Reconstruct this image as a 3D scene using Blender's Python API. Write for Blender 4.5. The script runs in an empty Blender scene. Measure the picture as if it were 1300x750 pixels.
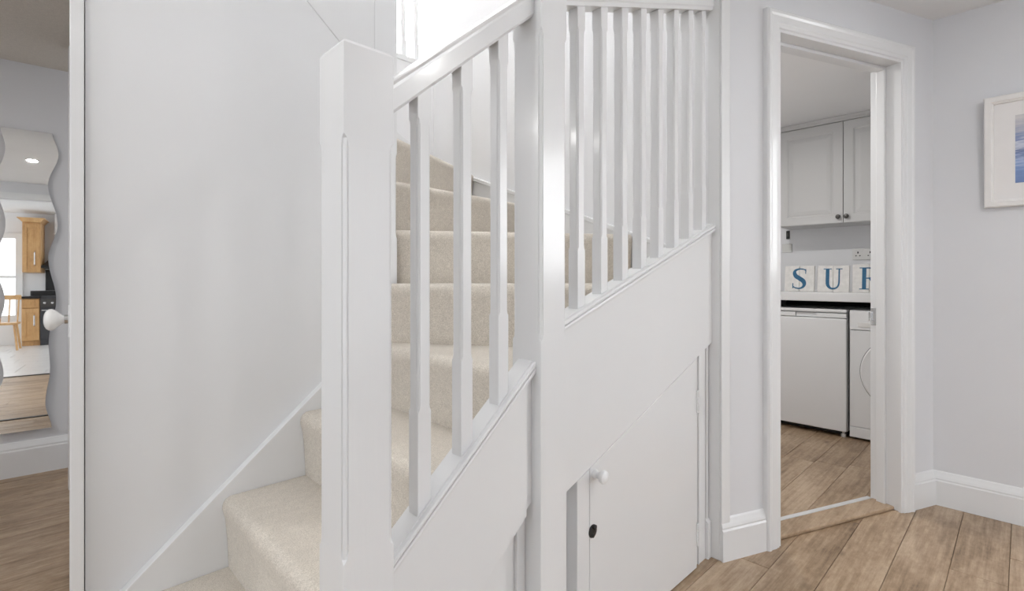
import bpy, bmesh, math, random
from mathutils import Vector, Matrix

random.seed(7)
SC = bpy.context.scene
COL = SC.collection
R = math.radians
PI = math.pi

# ------------------------------------------------------------------ camera
cd = bpy.data.cameras.new('camera')
cam = bpy.data.objects.new('camera', cd)
COL.objects.link(cam)
cam.location = (0, 0, 1.05)
cam.rotation_euler = (R(90), 0, R(45.669 - 90))
cd.sensor_width = 36.0
cd.lens = 635.0 / 1300.0 * 36.0
cd.shift_y = -22.0 / 1300.0
cd.clip_start = 0.02
SC.camera = cam

# ------------------------------------------------------------------ world, exposure, large lights
wd = bpy.data.worlds.new('daylight')
SC.world = wd
wd.use_nodes = True
bg = wd.node_tree.nodes['Background']
bg.inputs[0].default_value = (0.95, 0.98, 1.02, 1)
bg.inputs[1].default_value = 1.3
vs = SC.view_settings
vs.view_transform = 'Standard'
vs.look = 'None'
vs.gamma = 1.0
vs.use_curve_mapping = False
vs.exposure = 0.42


def lamp(name, loc, rot, size, power, col=(1, 0.985, 0.96), shape='DISK', size_y=None):
    l = bpy.data.lights.new(name, 'AREA')
    l.shape = shape
    l.size = size
    if size_y:
        l.size_y = size_y
    l.energy = power
    l.color = col
    o = bpy.data.objects.new(name, l)
    COL.objects.link(o)
    o.location = loc
    o.rotation_euler = rot
    return o


# daylight coming in at the real windows
lamp('daylight_hall_window', (3.16, -1.275, 1.6), (R(90), 0, R(90)), 0.92, 22, (0.97, 0.985, 1), 'RECTANGLE', 1.0)
lamp('daylight_landing_window', (1.10, 4.62, 3.55), (R(90), 0, R(180)), 0.5, 62, (0.97, 0.985, 1), 'RECTANGLE', 1.5)
lamp('daylight_landing_window', (2.75, 4.62, 3.65), (R(90), 0, R(180)), 1.1, 30, (0.97, 0.985, 1), 'RECTANGLE', 1.4)


# ------------------------------------------------------------------ materials
def nt(name):
    m = bpy.data.materials.new(name)
    m.use_nodes = True
    t = m.node_tree
    return m, t, t.nodes['Principled BSDF']


def noise(t, scale, detail=3.0, vec=None, rough=0.5):
    n = t.nodes.new('ShaderNodeTexNoise')
    n.inputs['Scale'].default_value = scale
    n.inputs['Detail'].default_value = detail
    n.inputs['Roughness'].default_value = rough
    if vec is not None:
        t.links.new(vec, n.inputs['Vector'])
    return n


def pos(t, scale=(1, 1, 1), rnd=False):
    g = t.nodes.new('ShaderNodeNewGeometry')
    m = t.nodes.new('ShaderNodeMapping')
    m.inputs['Scale'].default_value = scale
    t.links.new(g.outputs['Position'], m.inputs['Vector'])
    if rnd:
        oi = t.nodes.new('ShaderNodeObjectInfo')
        ml = t.nodes.new('ShaderNodeVectorMath')
        ml.operation = 'SCALE'
        cx = t.nodes.new('ShaderNodeCombineXYZ')
        for i in range(3):
            t.links.new(oi.outputs['Random'], cx.inputs[i])
        t.links.new(cx.outputs[0], ml.inputs[0])
        ml.inputs['Scale'].default_value = 37.0
        t.links.new(ml.outputs[0], m.inputs['Location'])
        return m.outputs[0], oi.outputs['Random']
    return m.outputs[0]


def bump(t, b, h, strength, dist=0.001):
    n = t.nodes.new('ShaderNodeBump')
    n.inputs['Strength'].default_value = strength
    n.inputs['Distance'].default_value = dist
    t.links.new(h, n.inputs['Height'])
    t.links.new(n.outputs[0], b.inputs['Normal'])


def ramp(t, fac, stops):
    r = t.nodes.new('ShaderNodeValToRGB')
    e = r.color_ramp.elements
    while len(e) < len(stops):
        e.new(0.5)
    for i, (p, c) in enumerate(stops):
        e[i].position = p
        e[i].color = (*c, 1)
    t.links.new(fac, r.inputs[0])
    return r.outputs[0]


def paint(name, col, rough, amp=0.15, scale=(60, 60, 12), coat=0.0, var=0.012):
    m, t, b = nt(name)
    p = pos(t, scale)
    n = noise(t, 1.0, 3, p)
    n2 = noise(t, 2.3, 2, pos(t))
    c = ramp(t, n2.outputs[0], [(0.3, tuple(x * (1 - var) for x in col)), (0.7, tuple(min(1, x * (1 + var)) for x in col))])
    t.links.new(c, b.inputs['Base Color'])
    b.inputs['Roughness'].default_value = rough
    if coat:
        b.inputs['Coat Weight'].default_value = coat
        b.inputs['Coat Roughness'].default_value = 0.12
    bump(t, b, n.outputs[0], amp, 0.0006)
    return m


def plain(name, col, rough=0.5, metal=0.0, var=0.03, scale=20):
    m, t, b = nt(name)
    n = noise(t, scale, 2, pos(t))
    c = ramp(t, n.outputs[0], [(0.3, tuple(x * (1 - var) for x in col)), (0.7, tuple(min(1, x * (1 + var)) for x in col))])
    t.links.new(c, b.inputs['Base Color'])
    b.inputs['Roughness'].default_value = rough
    b.inputs['Metallic'].default_value = metal
    return m


def wood(name, dark, mid, light, rough=0.45, along='X', grain=1.0, knots=True):
    m, t, b = nt(name)
    sc = (2.4, 40, 40) if along == 'X' else (40, 40, 2.4)
    sc = tuple(s * grain for s in sc)
    v, rnd = pos(t, sc, True)
    n = noise(t, 1.6, 10, v, 0.72)
    sc2 = (2.2, 6, 6) if along == 'X' else (6, 6, 2.2)
    v2, _ = pos(t, sc2, True)
    n2 = noise(t, 1.2, 4, v2, 0.6)
    mx = t.nodes.new('ShaderNodeMath')
    mx.operation = 'MULTIPLY_ADD'
    t.links.new(n.outputs[0], mx.inputs[0])
    mx.inputs[1].default_value = 0.55
    m2 = t.nodes.new('ShaderNodeMath')
    m2.operation = 'MULTIPLY_ADD'
    t.links.new(n2.outputs[0], m2.inputs[0])
    m2.inputs[1].default_value = 0.5
    m3 = t.nodes.new('ShaderNodeMath')
    m3.operation = 'MULTIPLY_ADD'
    t.links.new(rnd, m3.inputs[0])
    m3.inputs[1].default_value = 0.09
    m3.inputs[2].default_value = -0.065
    t.links.new(m3.outputs[0], m2.inputs[2])
    t.links.new(m2.outputs[0], mx.inputs[2])
    v3, _ = pos(t, (20, 34, 34) if along == 'X' else (34, 34, 20), True)
    n3 = noise(t, 1.5, 6, v3, 0.65)
    m4 = t.nodes.new('ShaderNodeMath')
    m4.operation = 'MULTIPLY_ADD'
    t.links.new(n3.outputs[0], m4.inputs[0])
    m4.inputs[1].default_value = 0.26
    m5 = t.nodes.new('ShaderNodeMath')
    m5.operation = 'SUBTRACT'
    t.links.new(mx.outputs[0], m5.inputs[0])
    m5.inputs[1].default_value = 0.12
    t.links.new(m5.outputs[0], m4.inputs[2])
    mx = m4
    c = ramp(t, mx.outputs[0], [(0.32, dark), (0.5, mid), (0.68, light)])
    if knots:
        vo = t.nodes.new('ShaderNodeTexVoronoi')
        vk, _ = pos(t, (2.3, 5.5, 1), True)
        t.links.new(vk, vo.inputs['Vector'])
        vo.inputs['Scale'].default_value = 1.0
        k = ramp(t, vo.outputs['Distance'], [(0.02, (0.25, 0.2, 0.16)), (0.075, (1, 1, 1))])
        mix = t.nodes.new('ShaderNodeMix')
        mix.data_type = 'RGBA'
        mix.blend_type = 'MULTIPLY'
        mix.inputs[0].default_value = 0.7
        t.links.new(c, mix.inputs[6])
        t.links.new(k, mix.inputs[7])
        c = mix.outputs[2]
    t.links.new(c, b.inputs['Base Color'])
    b.inputs['Roughness'].default_value = rough
    bump(t, b, n.outputs[0], 0.25, 0.001)
    return m


def carpet(name, dark, light):
    m, t, b = nt(name)
    n = noise(t, 330, 2, pos(t), 0.6)
    n3 = noise(t, 60, 3, pos(t), 0.7)
    c = ramp(t, n.outputs[0], [(0.34, dark), (0.66, light)])
    c2 = ramp(t, n3.outputs[0], [(0.3, (0.88, 0.88, 0.88)), (0.7, (1, 1, 1))])
    mix = t.nodes.new('ShaderNodeMix')
    mix.data_type = 'RGBA'
    mix.blend_type = 'MULTIPLY'
    mix.inputs[0].default_value = 1.0
    t.links.new(c, mix.inputs[6])
    t.links.new(c2, mix.inputs[7])
    t.links.new(mix.outputs[2], b.inputs['Base Color'])
    b.inputs['Roughness'].default_value = 0.97
    b.inputs['Sheen Weight'].default_value = 0.25
    bump(t, b, n.outputs[0], 0.4, 0.003)
    return m


def seascape(name):
    m, t, b = nt(name)
    g = t.nodes.new('ShaderNodeNewGeometry')
    s = t.nodes.new('ShaderNodeSeparateXYZ')
    t.links.new(g.outputs['Position'], s.inputs[0])
    n = noise(t, 1.0, 6, pos(t, (1, 7, 75)), 0.65)
    mr = t.nodes.new('ShaderNodeMapRange')
    mr.inputs[1].default_value = 1.45
    mr.inputs[2].default_value = 1.75
    t.links.new(s.outputs[2], mr.inputs[0])
    a = t.nodes.new('ShaderNodeMath')
    a.operation = 'MULTIPLY_ADD'
    t.links.new(n.outputs[0], a.inputs[0])
    a.inputs[1].default_value = 0.55
    a.inputs[2].default_value = -0.27
    ad = t.nodes.new('ShaderNodeMath')
    ad.operation = 'ADD'
    t.links.new(a.outputs[0], ad.inputs[0])
    t.links.new(mr.outputs[0], ad.inputs[1])
    c = ramp(t, ad.outputs[0], [(0.0, (0.13, 0.2, 0.42)), (0.22, (0.2, 0.3, 0.55)), (0.36, (0.42, 0.5, 0.7)), (0.45, (0.08, 0.13, 0.33)),
                                (0.56, (0.62, 0.65, 0.74)), (0.66, (0.22, 0.28, 0.48)), (0.82, (0.5, 0.5, 0.56)), (1.0, (0.66, 0.64, 0.64))])
    t.links.new(c, b.inputs['Base Color'])
    b.inputs['Roughness'].default_value = 0.4
    return m


TRIM = paint('white_gloss_paint', (0.80, 0.805, 0.81), 0.28, 0.22, (120, 120, 9), coat=0.25)
SATIN = paint('white_satin_paint', (0.80, 0.805, 0.81), 0.4, 0.12, (90, 90, 12))
WALLG = paint('pale_grey_wall_paint', (0.80, 0.807, 0.816), 0.75, 0.12, (160, 160, 160))
WALLB = paint('cool_grey_wall_paint', (0.735, 0.74, 0.76), 0.75, 0.12, (160, 160, 160))
WALLW = paint('soft_white_wall_paint', (0.85, 0.852, 0.865), 0.75, 0.1, (160, 160, 160))
CEIL = paint('ceiling_white_paint', (0.89, 0.89, 0.89), 0.85, 0.1, (150, 150, 150))
CARPET = carpet('beige_loop_carpet', (0.57, 0.515, 0.44), (0.80, 0.74, 0.655))
OAK = wood('oak_floor', (0.15, 0.092, 0.048), (0.36, 0.25, 0.158), (0.55, 0.42, 0.295), 0.38)
OAKT = wood('oak_threshold', (0.22, 0.14, 0.08), (0.40, 0.285, 0.185), (0.53, 0.40, 0.28), 0.4, knots=False)
SUB = plain('dark_subfloor', (0.09, 0.06, 0.04), 0.9)
PINE = wood('pine_cabinet', (0.45, 0.24, 0.09), (0.62, 0.36, 0.15), (0.72, 0.46, 0.22), 0.4, 'Z', 0.8, False)
CHROME = plain('brushed_steel', (0.62, 0.62, 0.62), 0.22, 1.0)
ALU = plain('satin_aluminium', (0.8, 0.8, 0.8), 0.5, 0.6)
BLACK = plain('black_iron', (0.012, 0.012, 0.012), 0.4)
DARKG = plain('dark_grey_appliance', (0.05, 0.05, 0.055), 0.3)
PEWTER = plain('dark_pewter', (0.09, 0.085, 0.08), 0.35, 0.7)
CERAM = plain('white_ceramic', (0.84, 0.83, 0.81), 0.12, var=0.01)
CABG = paint('pale_grey_cabinet_paint', (0.6, 0.597, 0.592), 0.45, 0.08)
APPL = paint('white_enamel', (0.84, 0.845, 0.85), 0.3, 0.04, (40, 40, 40))
LAMIN = paint('white_laminate', (0.8, 0.8, 0.8), 0.35, 0.04)
PLAST = plain('white_plastic', (0.78, 0.77, 0.75), 0.35, var=0.01)
CREAM = plain('cream_plastic', (0.76, 0.76, 0.73), 0.4, var=0.01)
TILEW = plain('whitewashed_wood', (0.78, 0.76, 0.73), 0.6, var=0.06, scale=35)
BLUE = plain('blue_letter_paint', (0.025, 0.13, 0.25), 0.5, var=0.08, scale=60)
FTILE = plain('pale_floor_tile', (0.74, 0.73, 0.72), 0.3, var=0.03, scale=5)
GROUT = plain('grey_grout', (0.5, 0.49, 0.48), 0.8)
MATB = plain('white_mount_board', (0.84, 0.82, 0.81), 0.8, var=0.01)
FRAMEW = plain('white_frame_paint', (0.82, 0.80, 0.78), 0.4, var=0.01)
SEA = seascape('sea_print')
GAPSHADE = plain('painted_gap_shade', (0.02, 0.02, 0.02), 0.9)  # black colour that paints the shade inside gaps

m, t, b = nt('mirror_glass')
b.inputs['Base Color'].default_value = (0.9, 0.91, 0.9, 1)
b.inputs['Metallic'].default_value = 1.0
b.inputs['Roughness'].default_value = 0.012
MIRROR = m
m, t, b = nt('window_glass')
b.inputs['Base Color'].default_value = (1, 1, 1, 1)
b.inputs['Roughness'].default_value = 0.0
b.inputs['IOR'].default_value = 1.02
b.inputs['Transmission Weight'].default_value = 1.0
GLASS = m
m, t, b = nt('lamp_lens')
b.inputs['Base Color'].default_value = (1, 1, 1, 1)
b.inputs['Emission Color'].default_value = (1, 0.95, 0.86, 1)
b.inputs['Emission Strength'].default_value = 6.0
LENS = m

# ------------------------------------------------------------------ builders
ORG = {}


def tag(o, label=None, cat=None, group=None, kind=None):
    if label:
        o['label'] = label
    if cat:
        o['category'] = cat
    if group:
        o['group'] = group
    if kind:
        o['kind'] = kind
    return o


def empty(name, loc, label=None, cat=None, group=None, kind=None):
    o = bpy.data.objects.new(name, None)
    o.empty_display_size = 0.1
    COL.objects.link(o)
    o.location = loc
    ORG[o] = Vector(loc)
    return tag(o, label, cat, group, kind)


class MB:
    def __init__(s, xf=None):
        s.v, s.f, s.xf = [], [], xf

    def add(s, vs, fs):
        k = len(s.v)
        for p in vs:
            s.v.append(tuple(s.xf(*p)) if s.xf else tuple(p))
        for f in fs:
            s.f.append(tuple(i + k for i in f))

    def box(s, x0, x1, y0, y1, z0, z1):
        s.add([(x0, y0, z0), (x1, y0, z0), (x1, y1, z0), (x0, y1, z0), (x0, y0, z1), (x1, y0, z1), (x1, y1, z1), (x0, y1, z1)],
              [(3, 2, 1, 0), (4, 5, 6, 7), (0, 1, 5, 4), (1, 2, 6, 5), (2, 3, 7, 6), (3, 0, 4, 7)])
        return s

    def rings(s, rs, cap0=True, cap1=True):
        n = len(rs[0])
        vs = [p for r in rs for p in r]
        fs = []
        for j in range(len(rs) - 1):
            for i in range(n):
                a, b_ = j * n + i, j * n + (i + 1) % n
                fs.append((a, b_, b_ + n, a + n))
        if cap0:
            fs.append(tuple(range(n))[::-1])
        if cap1:
            fs.append(tuple((len(rs) - 1) * n + i for i in range(n)))
        s.add(vs, fs)
        return s

    def prism(s, poly, a, b_, axis):
        """poly of 2-D points swept along axis from a to b"""
        def mk(p, c):
            if axis == 'x':
                return (c, p[0], p[1])
            if axis == 'y':
                return (p[0], c, p[1])
            return (p[0], p[1], c)
        return s.rings([[mk(p, a) for p in poly], [mk(p, b_) for p in poly]])

    def lathe(s, prof, org, axis, n=20):
        """prof: list of (distance along axis, radius)"""
        ax = Vector(axis).normalized()
        u = ax.orthogonal().normalized()
        w = ax.cross(u)
        o = Vector(org)
        rs = []
        for d, r in prof:
            rs.append([tuple(o + ax * d + (u * math.cos(2 * PI * i / n) + w * math.sin(2 * PI * i / n)) * r) for i in range(n)])
        return s.rings(rs)

    def tube(s, pts, r, n=8):
        P = [Vector(p) for p in pts]
        rs = []
        for i, p in enumerate(P):
            d = (P[min(i + 1, len(P) - 1)] - P[max(i - 1, 0)]).normalized()
            u = d.orthogonal().normalized() if i == 0 else (u - d * u.dot(d)).normalized()
            w = d.cross(u)
            rs.append([tuple(p + (u * math.cos(2 * PI * k / n) + w * math.sin(2 * PI * k / n)) * r) for k in range(n)])
        return s.rings(rs)

    def build(s, name, mat, parent=None, bevel=0.0, smooth=False, seg=2, kind=None):
        xs = [[p[i] for p in s.v] for i in range(3)]
        c = Vector([(min(q) + max(q)) / 2 for q in xs])
        me = bpy.data.meshes.new(name)
        me.from_pydata([tuple(Vector(p) - c) for p in s.v], [], s.f)
        bm = bmesh.new()
        bm.from_mesh(me)
        bmesh.ops.recalc_face_normals(bm, faces=bm.faces)
        bm.to_mesh(me)
        bm.free()
        me.materials.append(mat)
        o = bpy.data.objects.new(name, me)
        COL.objects.link(o)
        base = ORG[parent] if parent else Vector((0, 0, 0))
        o.location = c - base
        if parent:
            o.parent = parent
        ORG[o] = c
        if bevel:
            md = o.modifiers.new('edge', 'BEVEL')
            md.width = bevel
            md.segments = seg
            md.limit_method = 'ANGLE'
            md.angle_limit = R(30)
            md.harden_normals = False
        if smooth:
            for p in me.polygons:
                p.use_smooth = True
            try:
                me.set_sharp_from_angle(angle=R(35))
            except Exception:
                pass
        if kind:
            o['kind'] = kind
        return o


def struct(o):
    o['kind'] = 'structure'
    return o


def copy_part(o, parent, shift):
    c = o.copy()
    COL.objects.link(c)
    c.parent = parent
    c.location = o.location + Vector(shift)
    ORG[c] = ORG[o] + Vector(shift)
    return c


# plan constants (metres): X runs along the stairs, Y across them
Y_S0, Y_S1 = 0.82, 0.855          # outer string
Y_W = 1.66                        # wall between the two flights
X_E = 1.865                       # end wall of the stairwell
Y_B = 2.62                        # back wall of the stairwell
CH = 2.254                        # hall ceiling
X_R = 3.043                       # right hand wall
RISE = 0.206
DC = Vector((X_E, 0.787, 0))      # start of the slanted doorway wall
DD = Vector((X_R - X_E, 0.297 - 0.787, 0))
DL = DD.length
DD.normalize()
DN = Vector((-DD.y, DD.x, 0))


def dw(s_, n_, z_):
    p = DC + DD * s_ + DN * n_
    return (p.x, p.y, z_)


# ------------------------------------------------------------------ walls, ceilings
w = MB()
zt = lambda x: 1.877 - 0.87 * (x - 0.78)
w.prism([(0.112, 0), (0.92, 0), (0.92, zt(0.92)), (0.112, zt(0.112))], Y_W, 1.76, 'y')
struct(w.build('wall_stair', WALLG))

w = MB().box(X_E, X_E + 0.1, 0.80, Y_B + 0.06, 0, 4.6)
struct(w.build('wall_stairwell_end', WALLW))
w = MB().box(0.2, X_E, Y_B, Y_B + 0.08, 0, 2.365)
struct(w.build('wall_stairwell_back', WALLW))
w = MB().box(-1.2, 3.7, Y_B + 0.08, 4.5, 2.2, 2.3)
struct(w.build('floor_landing', CARPET))

OP0, OP1, OPT = 0.28, 1.03, 2.02     # doorway opening
TH = 0.125
w = MB(dw)
w.box(0.0, OP0 - 0.02, 0.0, TH, 0, CH).box(OP1 + 0.02, DL + 0.05, 0.0, TH, 0, CH).box(OP0 - 0.02, OP1 + 0.02, 0, TH, OPT + 0.02, CH)
struct(w.build('wall_doorway', WALLB))
w = MB()
wy0, wy1, wz0, wz1 = -1.75, -0.8, 1.05, 2.12
w.box(X_R, X_R + 0.12, wy1, 0.33, 0, CH).box(X_R, X_R + 0.12, -2.6, wy0, 0, CH)
w.box(X_R, X_R + 0.12, wy0, wy1, 0, wz0).box(X_R, X_R + 0.12, wy0, wy1, wz1, CH)
struct(w.build('wall_right', WALLB))
wi = struct(empty('window_1', (X_R + 0.06, (wy0 + wy1) / 2, wz0)))
f = MB()
for a_, b_ in ((wy0, wy0 + 0.05), (wy1 - 0.05, wy1), ((wy0 + wy1) / 2 - 0.03, (wy0 + wy1) / 2 + 0.03)):
    f.box(X_R + 0.03, X_R + 0.09, a_, b_, wz0, wz1)
f.box(X_R + 0.03, X_R + 0.09, wy0, wy1, wz0, wz0 + 0.05).box(X_R + 0.03, X_R + 0.09, wy0, wy1, wz1 - 0.05, wz1)
f.build('frame', SATIN, wi)
MB().box(X_R + 0.055, X_R + 0.06, wy0 + 0.05, wy1 - 0.05, wz0 + 0.05, wz1 - 0.05).build('pane', GLASS, wi)

w = MB()
w.prism([(X_R + 0.12, -2.6), (X_R + 0.12, 0.33), (X_E + 0.05, 0.84), (X_E, 0.90), (0.095, 0.90), (0.095, 1.95), (-1.75, 1.95), (-1.75, -2.6)], CH, CH + 0.1, 'z')
struct(w.build('ceiling', CEIL))
# bulkhead above the open side of the stairs, and the rooms behind
struct(MB().box(0.0, X_E, 0.80, 0.90, CH + 0.1, 4.6).box(0.0, 0.09, 0.90, 2.6, CH + 0.1, 4.6).build('wall_bulkhead', WALLW))
struct(MB().box(-1.2, 3.8, 0.8, 4.6, 4.6, 4.7).build('ceiling_landing', CEIL))
struct(MB().box(-1.3, -1.2, 0.9, 4.6, 2.2, 4.6).build('wall_landing_left', WALLW))
struct(MB().box(3.7, 3.8, 2.6, 4.6, 2.2, 4.6).build('wall_landing_right', WALLW))
struct(MB().box(X_E + 0.1, 3.7, 2.6, 2.68, 2.2, 4.6).build('wall_landing_front', WALLW))
WX = ((0.80, 1.40, 2.8, 4.3), (2.2, 3.3, 3.0, 4.35))
w = MB().box(-1.2, WX[0][0], 4.5, 4.6, 2.2, 4.6).box(WX[0][1], WX[1][0], 4.5, 4.6, 2.2, 4.6).box(WX[1][1], 3.7, 4.5, 4.6, 2.2, 4.6)
for x0, x1, z0, z1 in WX:
    w.box(x0, x1, 4.5, 4.6, 2.2, z0).box(x0, x1, 4.5, 4.6, z1, 4.6)
struct(w.build('wall_landing_back', WALLW))
for i_, (x0, x1, z0, z1) in enumerate(WX):
    wi = struct(empty('window_%d' % (i_ + 2), ((x0 + x1) / 2, 4.55, z0)))
    f = MB()
    for a_, b_ in ((x0, x0 + 0.05), (x1 - 0.05, x1)):
        f.box(a_, b_, 4.52, 4.58, z0, z1)
    f.box(x0, x1, 4.52, 4.58, z0, z0 + 0.05).box(x0, x1, 4.52, 4.58, z1 - 0.05, z1)
    f.build('frame', SATIN, wi)
    MB().box(x0 + 0.05, x1 - 0.05, 4.545, 4.55, z0 + 0.05, z1 - 0.05).build('pane', GLASS, wi)

# far room behind the open door (left) : wall with the mirror runs a few degrees off square
FA = R(-3.5)
FO = Vector((0.05, 3.735, 0))
FD = Vector((math.cos(FA), math.sin(FA), 0))
FN = Vector((-math.sin(FA), math.cos(FA), 0))


def fw(s_, n_, z_):
    p = FO + FD * s_ + FN * n_
    return (p.x, p.y, z_)


struct(MB(fw).box(-1.7, 0.9, 0.0, 0.1, 0, 2.21).build('wall_far', WALLB))
struct(MB().box(-1.75, 0.95, 1.9, 3.95, 2.21, 2.3).build('ceiling_far', CEIL))
struct(MB().box(-1.72, -1.62, 1.9, 3.85, 0, 2.21).build('wall_far_side', WALLB))
struct(MB().box(0.16, 0.24, 3.30, 3.36, 0, 2.21).build('trim_1', TRIM, bevel=0.003))
struct(MB().box(0.2, 0.3, 1.77, 3.30, 0, 2.21).build('wall_far_inner', WALLB))
struct(MB().box(-1.72, -0.85, 1.85, 1.95, 0, CH + 0.1).build('wall_far_front', WALLB))
bp = [(-0.022, 0), (-0.022, 0.135), (-0.018, 0.142), (-0.018, 0.150), (-0.012, 0.165), (-0.006, 0.178), (0, 0.18), (0, 0)]
w = MB(fw)
w.rings([[(-1.6, p[0], p[1]) for p in bp], [(0.2, p[0], p[1]) for p in bp]])
struct(w.build('baseboard_far', SATIN))

# utility room
struct(MB().box(4.42, 4.52, -0.3, 1.9, 0, CH).build('wall_utility_back', WALLW))
struct(MB().box(X_E + 0.1, 4.42, 1.75, 1.85, 0, CH).build('wall_utility_left', WALLW))
struct(MB().box(X_R + 0.12, 4.42, 0.02, 0.12, 0, CH).build('wall_utility_right', WALLW))
w = MB()
w.prism([(X_E + 0.1, 0.86), (X_R + 0.14, 0.36), (X_R + 0.14, 0.02), (4.52, 0.02), (4.52, 1.85), (X_E + 0.1, 1.85)], 2.192, CH + 0.1, 'z')
struct(w.build('ceiling_utility', CEIL))

# kitchen behind the photographer (seen in the mirror only)
KY0 = -0.7
w = MB().box(-2.2, -0.98, KY0 - 0.1, KY0, 0, CH).box(-0.02, 0.45, KY0 - 0.1, KY0, 0, CH).box(-0.98, -0.02, KY0 - 0.1, KY0, 2.06, CH)
struct(w.build('wall_kitchen_front', WALLB))
w = MB().box(-1.05, -0.98, KY0, KY0 + 0.02, 0, 2.13).box(-0.02, 0.05, KY0, KY0 + 0.02, 0, 2.13).box(-0.98, -0.02, KY0, KY0 + 0.02, 2.06, 2.13)
struct(w.build('trim_2', SATIN))
struct(MB().box(-3.4, 0.6, -5.82, -5.72, 0, 2.5).build('wall_kitchen_back', WALLW))
struct(MB().box(-3.4, 0.6, -5.82, KY0 - 0.1, 2.47, 2.57).build('ceiling_kitchen', CEIL))

# ------------------------------------------------------------------ skirting boards and wall trims
sk = [(-0.018, 0), (-0.018, 0.112), (-0.014, 0.118), (-0.015, 0.124), (-0.012, 0.134), (-0.008, 0.144), (-0.005, 0.152), (0, 0.157), (0, 0)]
w = MB(dw)
w.rings([[(-0.0125, p[0], p[1]) for p in sk], [(OP0 - 0.075, p[0], p[1]) for p in sk]])
struct(w.build('baseboard_doorway_left', TRIM))
w = MB(dw)
w.rings([[(OP1 + 0.075, p[0], p[1]) for p in sk], [(DL - 0.002, p[0], p[1]) for p in sk]])
struct(w.build('baseboard_doorway_right', TRIM))
w = MB()
w.rings([[(X_R + p[0], 0.297, p[1]) for p in sk], [(X_R + p[0], -2.6, p[1]) for p in sk]])
struct(w.build('baseboard_right', TRIM))
# boxed corner where the stairs end
w = MB(dw).box(-0.012, 0.03, -0.01, 0.0, 0, CH)
struct(w.build('trim_3', TRIM, bevel=0.003))
w = MB().box(X_E - 0.014, X_E, 0.79, 0.835, 0, CH)
struct(w.build('trim_4', TRIM, bevel=0.002))

# ------------------------------------------------------------------ doorway to the utility room
d2 = struct(empty('door_2', dw((OP0 + OP1) / 2, 0.05, 0)))
ar = [(-0.006, 0.0), (-0.006, -0.011), (0.004, -0.012), (0.008, -0.017), (0.02, -0.018), (0.024, -0.021), (0.05, -0.022), (0.058, -0.026), (0.068, -0.026), (0.074, -0.02), (0.075, 0.0)]


def arch_ring(side):
    out = []
    return out


w = MB(dw)
path = [(OP0, 0.0, -1, 0), (OP0, OPT, -1, 1), (OP1, OPT, 1, 1), (OP1, 0.0, 1, 0)]
rs = []
for s_, z_, ds, dz in path:
    rs.append([(s_ + ds * a_, n_, z_ + dz * a_) for a_, n_ in ar])
w.rings(rs)
w.build('architrave', TRIM, d2)
w = MB(dw)
w.box(OP0 - 0.02, OP0, 0, TH, 0, OPT).box(OP1, OP1 + 0.02, 0, TH, 0, OPT).box(OP0 - 0.02, OP1 + 0.02, 0, TH, OPT, OPT + 0.02)
w.build('door_lining', TRIM, d2, bevel=0.001)
w = MB(dw)
w.box(OP0, OP0 + 0.014, 0.055, 0.092, 0.0, OPT).box(OP1 - 0.014, OP1, 0.055, 0.092, 0.0, OPT).box(OP0 + 0.014, OP1 - 0.014, 0.055, 0.092, OPT - 0.014, OPT)
w.build('door_stop', TRIM, d2, bevel=0.002)
w = MB(dw).box(OP0 - 0.012, OP1 + 0.02, 0.022, 0.118, 0.0, 0.015)
w.build('threshold_board', OAKT, d2, bevel=0.004)['label'] = 'oak threshold board'
w = MB(dw).box(OP0, OP1, 0.1185, 0.140, 0.0, 0.0165)
w.build('threshold_strip', ALU, d2, bevel=0.003)['label'] = 'silver metal threshold strip'
w = MB(dw).box(OP1 - 0.004, OP1, 0.096, 0.122, 0.83, 0.91).box(OP1 - 0.012, OP1 - 0.004, 0.116, 0.127, 0.85, 0.89)
w.build('strike_plate', CHROME, d2, bevel=0.001)['label'] = 'chrome strike plate'


# ------------------------------------------------------------------ floors made of planks
def clip(poly, hp):
    a_, b_, c_ = hp      # keep a x + b y <= c
    out = []
    for i in range(len(poly)):
        p, q = poly[i], poly[(i + 1) % len(poly)]
        dp, dq = a_ * p[0] + b_ * p[1] - c_, a_ * q[0] + b_ * q[1] - c_
        if dp <= 0:
            out.append(p)
        if (dp < 0 < dq) or (dq < 0 < dp):
            k = dp / (dp - dq)
            out.append((p[0] + (q[0] - p[0]) * k, p[1] + (q[1] - p[1]) * k))
    return out


def inset(poly, dd):
    n = len(poly)
    cx, cy = sum(p[0] for p in poly) / n, sum(p[1] for p in poly) / n
    out = []
    for i in range(n):
        p0, p1, p2 = Vector(poly[i - 1]), Vector(poly[i]), Vector(poly[(i + 1) % n])
        e1, e2 = (p1 - p0).normalized(), (p2 - p1).normalized()
        n1, n2 = Vector((-e1.y, e1.x)), Vector((-e2.y, e2.x))
        k = n1 + n2
        q = p1 + k * (dd / max(0.25, 1 + n1.dot(n2)))
        out.append((q.x, q.y))
    return out


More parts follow.
